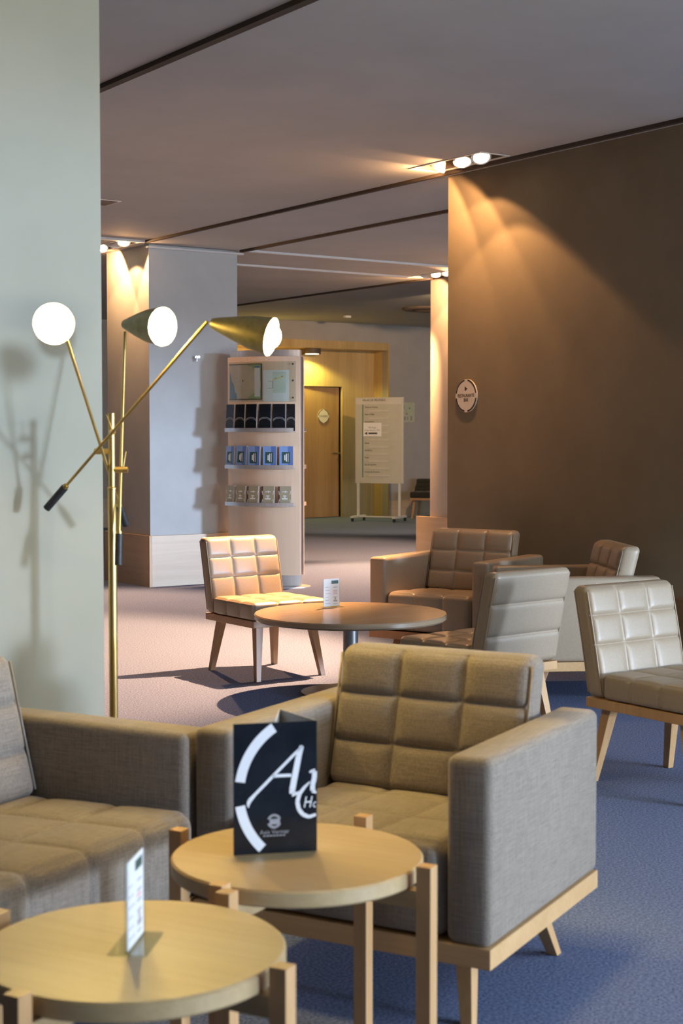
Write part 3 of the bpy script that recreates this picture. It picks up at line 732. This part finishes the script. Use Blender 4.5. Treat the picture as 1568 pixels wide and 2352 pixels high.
bm = NB(); patch(bm, -0.314, -0.225, 1.613, lambda x: 1.84 - (x + 0.314) / 0.089 * 0.20 + 0.012 * math.sin(x * 160), 0.0186, 14); obj('sea_print', bm, M_sea, m1)
bm = NB(); patch(bm, -0.10, 0.028, lambda x: 1.89 - max(0, x + 0.06) * 1.5, 1.903, 0.0186); patch(bm, -0.10, 0.028, 1.613, lambda x: 1.62 + max(0, x + 0.10) * 0.7, 0.0186); obj('green_print', bm, M_mapgreen, m1)
bm = NB(); patch(bm, -0.035, 0.018, 1.63, 1.875, 0.0190, 3); obj('legend_print', bm, M_paper, m1)
bm = NB(); patch(bm, -0.032, 0.015, 1.877, 1.891, 0.0190, 3); obj('legend_title', bm, M_blue2, m1)
bm = NB(); patch(bm, -0.160, -0.150, 1.76, 1.775, 0.0190, 2); patch(bm, -0.196, -0.191, 1.76, 1.768, 0.0190, 2); obj('marker_print', bm, M_ink, m1)
m2 = on_stand('map_poster', 'white sheet with pale green site plan, right of the beige map', 'map')
bm = NB(); curved(bm, 0.045, 0.262, 1.590, 1.855, 0.0145, 0.018, 10); obj('map_sheet', bm, M_palewhite, m2)
bm = NB(); patch(bm, 0.13, 0.24, 1.66, 1.84, 0.0186, 6); obj('plan_print', bm, M_pale, m2)
bm = NB(); patch(bm, 0.13, 0.22, lambda x: 1.765 + (x - 0.13) * 0.35, lambda x: 1.775 + (x - 0.13) * 0.38, 0.0190, 6); obj('road_print', bm, M_yellowprint, m2)
bm = NB()
for z in (1.70, 1.757): patch(bm, 0.09, 0.135, z, z + 0.003, 0.0190, 3)
patch(bm, 0.128, 0.132, 1.70, 1.76, 0.0190, 1); patch(bm, 0.15, 0.158, 1.78, 1.79, 0.0192, 1); patch(bm, 0.205, 0.215, 1.795, 1.805, 0.0192, 1)
obj('line_print', bm, M_faint, m2)
ac = on_stand('poster_cover', 'clear acrylic sheet bolted over the two maps', 'acrylic sheet')
bm = NB(); curved(bm, -0.328, 0.318, 1.585, 1.928, 0.0225, 0.0245, 20); obj('clear_sheet', bm, M_acrylic, ac)
# brochures: a block of copies with a printed cover, leaning on the panel
def brochure(row, k, x, z0, w, h, cover, extra, tilt=0.0):
    names = ('black glossy brochures', 'blue brochures', 'olive brochures')
    place = ('leftmost', 'second from the left', 'third from the left', 'fourth from the left', 'fifth from the left', 'rightmost')
    pl = place[k] if not (row > 0 and k == 4) else 'rightmost'
    adj = ('black glossy brochure on the top shelf', 'blue brochure on the middle shelf', 'olive brochure on the bottom shelf')[row]
    slope = math.atan2(ky(x + 0.01) - ky(x - 0.01), 0.02)
    pos = Vector((x, ky(x, 0.038 if k == 5 else 0.074), z0))
    t = thing('brochure', '%s, %s of its row' % (adj, pl), 'brochure', kmat @ pos, ka + slope, names[row] + ' on the stand')
    th_ = 0.034 if k < 5 else 0.018
    lean_ = Matrix.Rotation(R(-3.5 if k < 5 else 0), 4, 'X') @ Matrix.Rotation(tilt, 4, 'Y')
    bm = NB(); P_b2(bm, (-w / 2, 0.0015, 0.0), (w / 2, th_, h)); xf(bm, lean_); obj('page_block', bm, M_paper, t)
    bm = NB(); P_b2(bm, (-w / 2 - 0.0005, 0.0, 0.0), (w / 2 + 0.0005, 0.0014, h + 0.0008)); xf(bm, lean_); cv = obj('cover', bm, cover, t)
    if row == 2 and k > 1:
        bm = NB(); P_b2(bm, (-w / 2 - 0.0006, -0.0004, 0.0), (-w / 2 + 0.012, 0.0, h)); xf(bm, lean_); obj('spine_band', bm, M_maroon, cv)
    for nm, build, m in extra:
        bm = NB(); build(bm, w, h); xf(bm, Matrix.Translation((0, -0.0006, 0))); xf(bm, lean_); obj(nm, bm, m, cv)
    return t
def rect(bm, x0, z0, x1, z1, t=0.0004): P_prism(bm, [(x0, z0), (x1, z0), (x1, z1), (x0, z1)], t)
def swirl(bm, w, h):
    for cz, ro in ((0.095, 0.07), (0.085, 0.064)):
        n = 18
        for i in range(n):
            a, b = PI * i / n, PI * (i + 1) / n
            rect_ = [(w * 0.48 * math.cos(q), cz + 0.022 * math.sin(q)) for q in (a, b)] + [(w * 0.46 * math.cos(q), cz + 0.022 * math.sin(q) - 0.003) for q in (b, a)]
            P_prism(bm, rect_, 0.0004)
black_x = [-0.285, -0.165, -0.045, 0.085, 0.205, 0.285]
for k, x in enumerate(black_x):
    brochure(0, k, x, SHZ[0] - 0.0075, 0.105 if k < 5 else 0.07, 0.228, M_black_gloss, [('swirl_print', swirl, M_grey_print)])
def label_print(bm, w, h): rect(bm, -w * 0.32, h * 0.22, w * 0.28, h * 0.74)
def vert_text(bm, w, h):
    rect(bm, -w * 0.14, h * 0.36, -w * 0.06, h * 0.60, 0.0008); rect(bm, -w * 0.02, h * 0.30, w * 0.06, h * 0.66, 0.0008); rect(bm, w * 0.14, h * 0.28, w * 0.17, h * 0.68, 0.0008)
def band(bm, w, h): rect(bm, w * 0.12, 0.0, w * 0.5, h)
for k, x in enumerate((-0.285, -0.155, -0.02, 0.125, 0.262)):
    brochure(1, k, x, SHZ[1] - (0.0075 if k != 1 else 0.004), 0.115, 0.185, M_blue, [('colour_band', band, M_blue2), ('label_print', lambda bm, w, h: (label_print(bm, w, h), xf(bm, Matrix.Translation((0, -0.0006, 0)))), M_green), ('label_lettering', lambda bm, w, h: (vert_text(bm, w, h), xf(bm, Matrix.Translation((0, -0.0012, 0)))), M_white_print)], tilt=R(2) if k == 1 else 0.0)
def olive_title(bm, w, h):
    rect(bm, -w * 0.12, h * 0.47, w * 0.12, h * 0.53); rect(bm, -w * 0.05, h * 0.40, w * 0.05, h * 0.45); rect(bm, -w * 0.22, h * 0.33, w * 0.22, h * 0.385)
    rect(bm, -w * 0.2, h * 0.70, w * 0.22, h * 0.735); rect(bm, w * 0.02, h * 0.66, w * 0.08, h * 0.78)
    for sx in (-1, 1):
        for sz in (-1, 1):
            P_prism(bm, [(sx * w * 0.40, h * (0.45 + sz * 0.12)), (sx * w * 0.43, h * (0.45 + sz * 0.11)), (sx * w * 0.49, h * (0.45 + sz * 0.30)), (sx * w * 0.46, h * (0.45 + sz * 0.33))], 0.0004)
for k, x in enumerate((-0.285, -0.16, -0.03, 0.11, 0.25)):
    brochure(2, k, x, SHZ[2] - 0.0075, 0.108, 0.165, M_olive, [('title_lettering', olive_title, M_white_print)])

# ------------------------------------------------------------------ meeting-room board on its stand
bp = cw((870 - 784) / 3500 * 23.0, 23.05)
sb = thing('sign_stand', 'grey directory board of meeting rooms on a wheeled white stand', 'sign', bp, cdir(0.91, -0.38))
bw = 0.755
bm = NB(); P_b2(bm, (-bw / 2, -0.016, 0.575), (bw / 2, 0.016, 1.872)); bd = obj('board', bm, M_board, sb, bevel=0.002)
bm = NB(); P_b2(bm, (-bw / 2 + 0.008, -0.0175, 1.77), (bw / 2 - 0.008, -0.0162, 1.868)); obj('header_panel', bm, M_board2, bd)
bm = NB(); P_b2(bm, (bw / 2 + 0.0003, -0.02, 0.575), (bw / 2 + 0.018, 0.02, 1.875)); obj('edge_strip', bm, M_white_metal, bd)
bm = NB(); P_b2(bm, (-bw / 2 + 0.115, -0.0178, 0.665), (-bw / 2 + 0.129, -0.0162, 1.765)); obj('teal_line', bm, M_teal, bd)
text('title_lettering', 'SALAS DE REUNI\u00c3O', 0.052, M_ink, bd, (-bw / 2 + 0.115, -0.0185, 1.832), sx=0.78, space=1.05, ext=0.0006)
names = ['P\u00f3voa de Varzim', 'Aver-O-Mar', 'Apuqu\u00edmera', None, None, 'Estela', 'Audit\u00f3rio', 'Foyer', 'E\u00e7a de Queir\u00f3s', 'Gomes de Amorim']
for i, s in enumerate(names):
    z = 1.725 - i * 0.1085
    if s: text('room_lettering', s, 0.038, M_ink, bd, (-bw / 2 + 0.155, -0.0172, z), sx=0.8, ext=0.0006)
    bm = NB(); P_b2(bm, (-bw / 2 + 0.225, -0.024, z - 0.068), (-bw / 2 + 0.545, -0.0162, z - 0.050)); obj('name_ledge', bm, M_board2, bd)
for sx in (-1, 1):
    x = sx * 0.335
    bm = NB(); P_b2(bm, (x - 0.0175, -0.0165, 0.085), (x + 0.0175, 0.0165, 0.574)); obj('post', bm, M_white_metal, sb, bevel=0.002)
    ft = None
    bm = NB(); P_b2(bm, (x - 0.025, -0.26, 0.055), (x + 0.025, 0.26, 0.084)); ft = obj('foot', bm, M_white_metal, sb, bevel=0.003)
    for sy in (-1, 1):
        bm = NB(); P_tube(bm, (x - 0.012, sy * 0.235, 0.026), (x + 0.012, sy * 0.235, 0.026), 0.026, seg=20); P_b2(bm, (x - 0.016, sy * 0.235 - 0.012, 0.03), (x + 0.016, sy * 0.235 + 0.012, 0.0545)); obj('caster', bm, M_black, ft, smooth=40)
bm = NB(); P_b2(bm, (-0.309, -0.012, 0.058), (0.309, 0.012, 0.080)); obj('cross_bar', bm, M_white_metal, sb)
nt_loc = Matrix.Translation(bp) @ Matrix.Rotation(sb.rotation_euler.z, 4, 'Z') @ Vector((-bw / 2 + 0.133, -0.0285, 1.282))
nt = thing('paper_notice', 'white paper notice with a left arrow taped to the directory board', 'notice', nt_loc, sb.rotation_euler.z)
bm = NB(); P_b2(bm, (0, 0, 0), (0.295, 0.003, 0.207)); obj('sheet', bm, M_notice, nt)
text('notice_lettering', 'Miri Regel', 0.038, M_faint, nt, (0.148, -0.0006, 0.135), align='CENTER', sx=0.8)
text('notice_lettering', 'Grupo Sant\u00f3rios TMO', 0.036, M_faint, nt, (0.148, -0.0006, 0.096), align='CENTER', sx=0.75)
bm = NB(); P_prism(bm, [(0.02, 0.048), (0.066, 0.025), (0.066, 0.071)], 0.0005); P_prism(bm, [(0.085, 0.036), (0.235, 0.036), (0.22, 0.048), (0.235, 0.06), (0.085, 0.06)], 0.0005); o = obj('arrow_print', bm, M_ink, nt); o.location.y = -0.0007

# ------------------------------------------------------------------ round signs, plan, hook
def round_sign(name, label, loc, rz, r, lines, arrow):
    t = thing(name, label, 'sign', loc, rz)
    Mx = Matrix.Rotation(PI / 2, 4, 'X')
    bm = NB(); P_lathe(bm, [(0, 0.0), (r * 0.985, 0.0), (r, 0.0015), (r, 0.011), (0, 0.011)], Mx, 64); pl = obj('plate', bm, M_plate, t, smooth=35)
    bm = NB()
    for k in range(4):
        P_ring(bm, 0, 0, r * 0.885, r * 0.985, k * PI / 2 + 0.16, (k + 1) * PI / 2 - 0.16, 0.0006, 16)
    o = obj('rim_print', bm, M_ink, pl); o.location.y = -0.0119
    if arrow:
        bm = NB(); P_prism(bm, [(-0.012, 0.028), (0.014, 0.043), (-0.012, 0.058)], 0.0006); o = obj('arrow_print', bm, M_ink, pl); o.location.y = -0.0119
    for s, size, z in lines: text('lettering', s, size, M_ink, pl, (0, -0.0119, z), align='CENTER', sx=0.8)
    return t
round_sign('wall_sign', 'round RESTAURANTE BAR sign on the brown wall', (6.0195, 7.383, 1.546), R(-90), 0.103, [('RESTAURANTE', 0.030, 0.0), ('BAR', 0.030, -0.028)], True)
round_sign('door_sign', 'round cream sign on the brown door', (12.845 + 0.545 * math.cos(R(5)), 19.955 + 0.545 * math.sin(R(5)) - 0.0005, 1.60), R(5), 0.112, [('CRUZEIRO', 0.046, 0.0)], False)
pl = thing('evacuation_plan', 'pale green printed plan on the far grey wall', 'plan', (14.585, 19.599, 1.51))
bm = NB(); P_b2(bm, (0, -0.006, 0), (0.30, 0.0, 0.315)); obj('sheet', bm, M_plan, pl)
bm = NB()
for (x0, z0, x1, z1) in ((0.06, 0.03, 0.12, 0.09), (0.15, 0.04, 0.17, 0.09), (0.22, 0.03, 0.25, 0.10), (0.05, 0.21, 0.10, 0.28), (0.12, 0.12, 0.16, 0.15)): rect(bm, x0, z0, x1, z1)
o = obj('plan_print', bm, M_faint, pl); o.location.y = -0.0066
bm = NB(); P_ring(bm, 0.2, 0.225, 0.0, 0.014, 0, 2 * PI, 0.0004, 14); o = obj('green_dot', bm, M_teal, pl); o.location.y = -0.0066
bm = NB(); P_tube(bm, (0, 0, 0), (0, -0.03, 0.0), 0.014, seg=18); P_tube(bm, (0, -0.03, 0), (0, -0.035, -0.035), 0.010, 0.005, seg=14); P_b2(bm, (0.012, -0.03, -0.004), (0.034, -0.004, 0.014))
tag(obj('wall_hook', bm, M_chrome, None, smooth=40, loc=(6.476, 11.6795, 1.975)), 'small steel bracket on the bluish pillar face', 'bracket')

# ------------------------------------------------------------------ ceiling fittings
def spot_fixture(label, hole, lamps, power, beams=()):
    x0, x1, y0, y1 = hole
    t = thing('spot_fixture', label, 'ceiling light', ((x0 + x1) / 2, (y0 + y1) / 2, H))
    hx, hy = (x1 - x0) / 2, (y1 - y0) / 2
    bm = NB()
    for lo, hi in (((-hx, -hy, 0), (-hx + 0.003, hy, 0.14)), ((hx - 0.003, -hy, 0), (hx, hy, 0.14)), ((-hx, -hy, 0), (hx, -hy + 0.003, 0.14)), ((-hx, hy - 0.003, 0), (hx, hy, 0.14)), ((-hx, -hy, 0.137), (hx, hy, 0.14))): P_b2(bm, lo, hi)
    obj('housing', bm, M_tray, t)
    bm = NB(); f = 0.016
    for lo, hi in (((-hx - f, -hy - f, -0.005), (-hx, hy + f, -0.0005)), ((hx, -hy - f, -0.005), (hx + f, hy + f, -0.0005)), ((-hx, -hy - f, -0.005), (hx, -hy, -0.0005)), ((-hx, hy, -0.005), (hx, hy + f, -0.0005))): P_b2(bm, lo, hi)
    obj('bezel', bm, M_ringwhite, t)
    for (y, axis, half, pw, zl, vis) in lamps:
        a = Vector(axis).normalized()
        vis = Vector(vis).normalized()
        q4 = vis.to_track_quat('Z', 'Y').to_matrix().to_4x4()
        c_ = Vector((0, y - (y0 + y1) / 2, 0.0))
        Mx = Matrix.Translation(c_) @ q4
        bm = NB(); P_lathe(bm, [(0.020, -0.06), (0.035, -0.05), (0.054, -0.008), (0.058, -0.008), (0.058, 0.006), (0.049, 0.006), (0.046, -0.004), (0.02, -0.05)], Mx, 32, close=True); g = obj('gimbal_lamp', bm, M_ringwhite, t, smooth=40)
        bm = NB(); P_lathe(bm, [(0, -0.006), (0.046, -0.006), (0.046, -0.002), (0, -0.002)], Mx, 32); obj('lens', bm, M_lens, g, smooth=40)
        add_light('SPOT', 'spot_spill', Vector(t.location) + Vector((c_.x, c_.y, zl)), power * pw, WARM, a, spot_size=2 * R(half), spot_blend=0.12, shadow_soft_size=0.02)
    if power > 41 and x0 < 5.7:                                      # the middle lamp's wide outer throw along the wall
        add_light('SPOT', 'spot_spill', (5.755, 7.10, H - 0.045), 15, WARM, (-0.039, 0.127, -0.991), spot_size=2 * R(63), spot_blend=0.1, shadow_soft_size=0.02)
    for (y, tgt, half, pw) in beams:
        p_ = Vector(((x0 + x1) / 2, y, H - 0.04))
        add_light('SPOT', 'spot_beam', p_, pw, (1.0, 0.53, 0.24), Vector(tgt) - p_, spot_size=2 * R(half), spot_blend=0.55, shadow_soft_size=0.025)
    return t
spot_fixture('recessed row of three lit spots at the top of the brown wall', HOLES[0],
    [(7.36, (-0.25, 0.78, -0.57), 80.5, 0.55, -0.045, (-0.2, 0.6, -0.8)), (7.11, (-0.32, 0.61, -0.72), 78.2, 0.6, -0.045, (-0.3, -0.35, -0.88)), (6.94, (-0.305, 0.014, -0.952), 57.4, 1.0, -0.045, (-0.3, -0.55, -0.8))], 42, [(7.38, (3.3, 8.3, 0), 40, 2550)])
spot_fixture('recessed lit spots over the middle pillar, partly behind the white pillar', HOLES[1],
    [(12.12, (0.0, 0.75, -0.66), 80, 0.9, -0.045, (-0.25, -0.45, -0.85)), (11.9, (0.1, 0.05, -1), 55, 0.7, -0.045, (0.0, 0.5, -0.86)), (11.70, (0.0, -0.75, -0.66), 80, 0.7, -0.045, (-0.25, -0.4, -0.85))], 42, [(11.75, (4.3, 10.1, 0), 42, 1000)])
spot_fixture('small far row of lit spots over the far pillar', HOLES[2],
    [(12.40, (0.1, 0.6, -0.8), 78, 1.0, -0.045, (0, 0.55, -0.8)), (12.22, (0.3, -0.2, -0.9), 60, 0.8, -0.045, (-0.25, -0.45, -0.85)), (12.04, (0.0, -0.6, -0.8), 78, 1.0, -0.045, (-0.25, -0.45, -0.85))], 42, [(12.1, (8.6, 11.2, 0), 36, 2100), (12.4, (9.6, 14.2, 0), 30, 1000)])
# square grille, round grille, smoke detector
v = thing('ceiling_grille', 'square brown ventilation grille beside the white pillar', 'vent', (4.66, 9.77, H))
bm = NB(); P_b2(bm, (-0.12, -0.12, -0.004), (0.12, 0.12, -0.0005)); obj('bezel', bm, M_strip, v)
for k in range(5):
    bm = NB(); P_b2(bm, (-0.10, -0.10 + k * 0.042, -0.008), (0.10, -0.07 + k * 0.042, -0.0042)); obj('slat', bm, M_grille, v)
v = thing('round_grille', 'round brown ceiling grille near the far pillar', 'vent', (12.85, 16.65, 3.045))
bm = NB(); P_lathe(bm, [(0.20, -0.001), (0.33, -0.001), (0.34, -0.02), (0.30, -0.04), (0.20, -0.03)], seg=40, close=True); obj('outer_ring', bm, M_grille, v, smooth=40)
bm = NB(); P_lathe(bm, [(0, -0.001), (0.16, -0.001), (0.17, -0.03), (0.10, -0.06), (0, -0.06)], seg=40); obj('inner_disc', bm, M_grille, v, smooth=40)
bm = NB(); P_lathe(bm, [(0, -0.0005), (0.06, -0.0005), (0.055, -0.03), (0, -0.035)], seg=28); tag(obj('smoke_detector', bm, M_strip, None, smooth=40, loc=(12.74, 18.4, 3.045)), 'small pale smoke detector on the far ceiling', 'detector')
# round light on the niche ceiling
nl = thing('niche_light', 'round surface light on the yellow niche ceiling', 'ceiling light', (13.0, 19.73, 2.64))
bm = NB(); P_lathe(bm, [(0, -0.0005), (0.135, -0.0005), (0.135, -0.085), (0.105, -0.085), (0.105, -0.078), (0, -0.078)], seg=40); obj('housing', bm, M_grille, nl, smooth=40)
bm = NB(); P_lathe(bm, [(0, -0.079), (0.104, -0.079), (0.104, -0.086), (0, -0.090)], seg=40); obj('diffuser', bm, M_niche_lens, nl, smooth=40)
add_light('SPOT', 'niche_beam', (13.0, 19.73, 2.535), 74, (1.0, 0.92, 0.22), (0, 0, -1), spot_size=R(150), spot_blend=0.3, shadow_soft_size=0.08)
add_light('POINT', 'niche_spill', (12.0, 19.5, 2.2), 12, (1.0, 0.68, 0.14), shadow_soft_size=0.1)
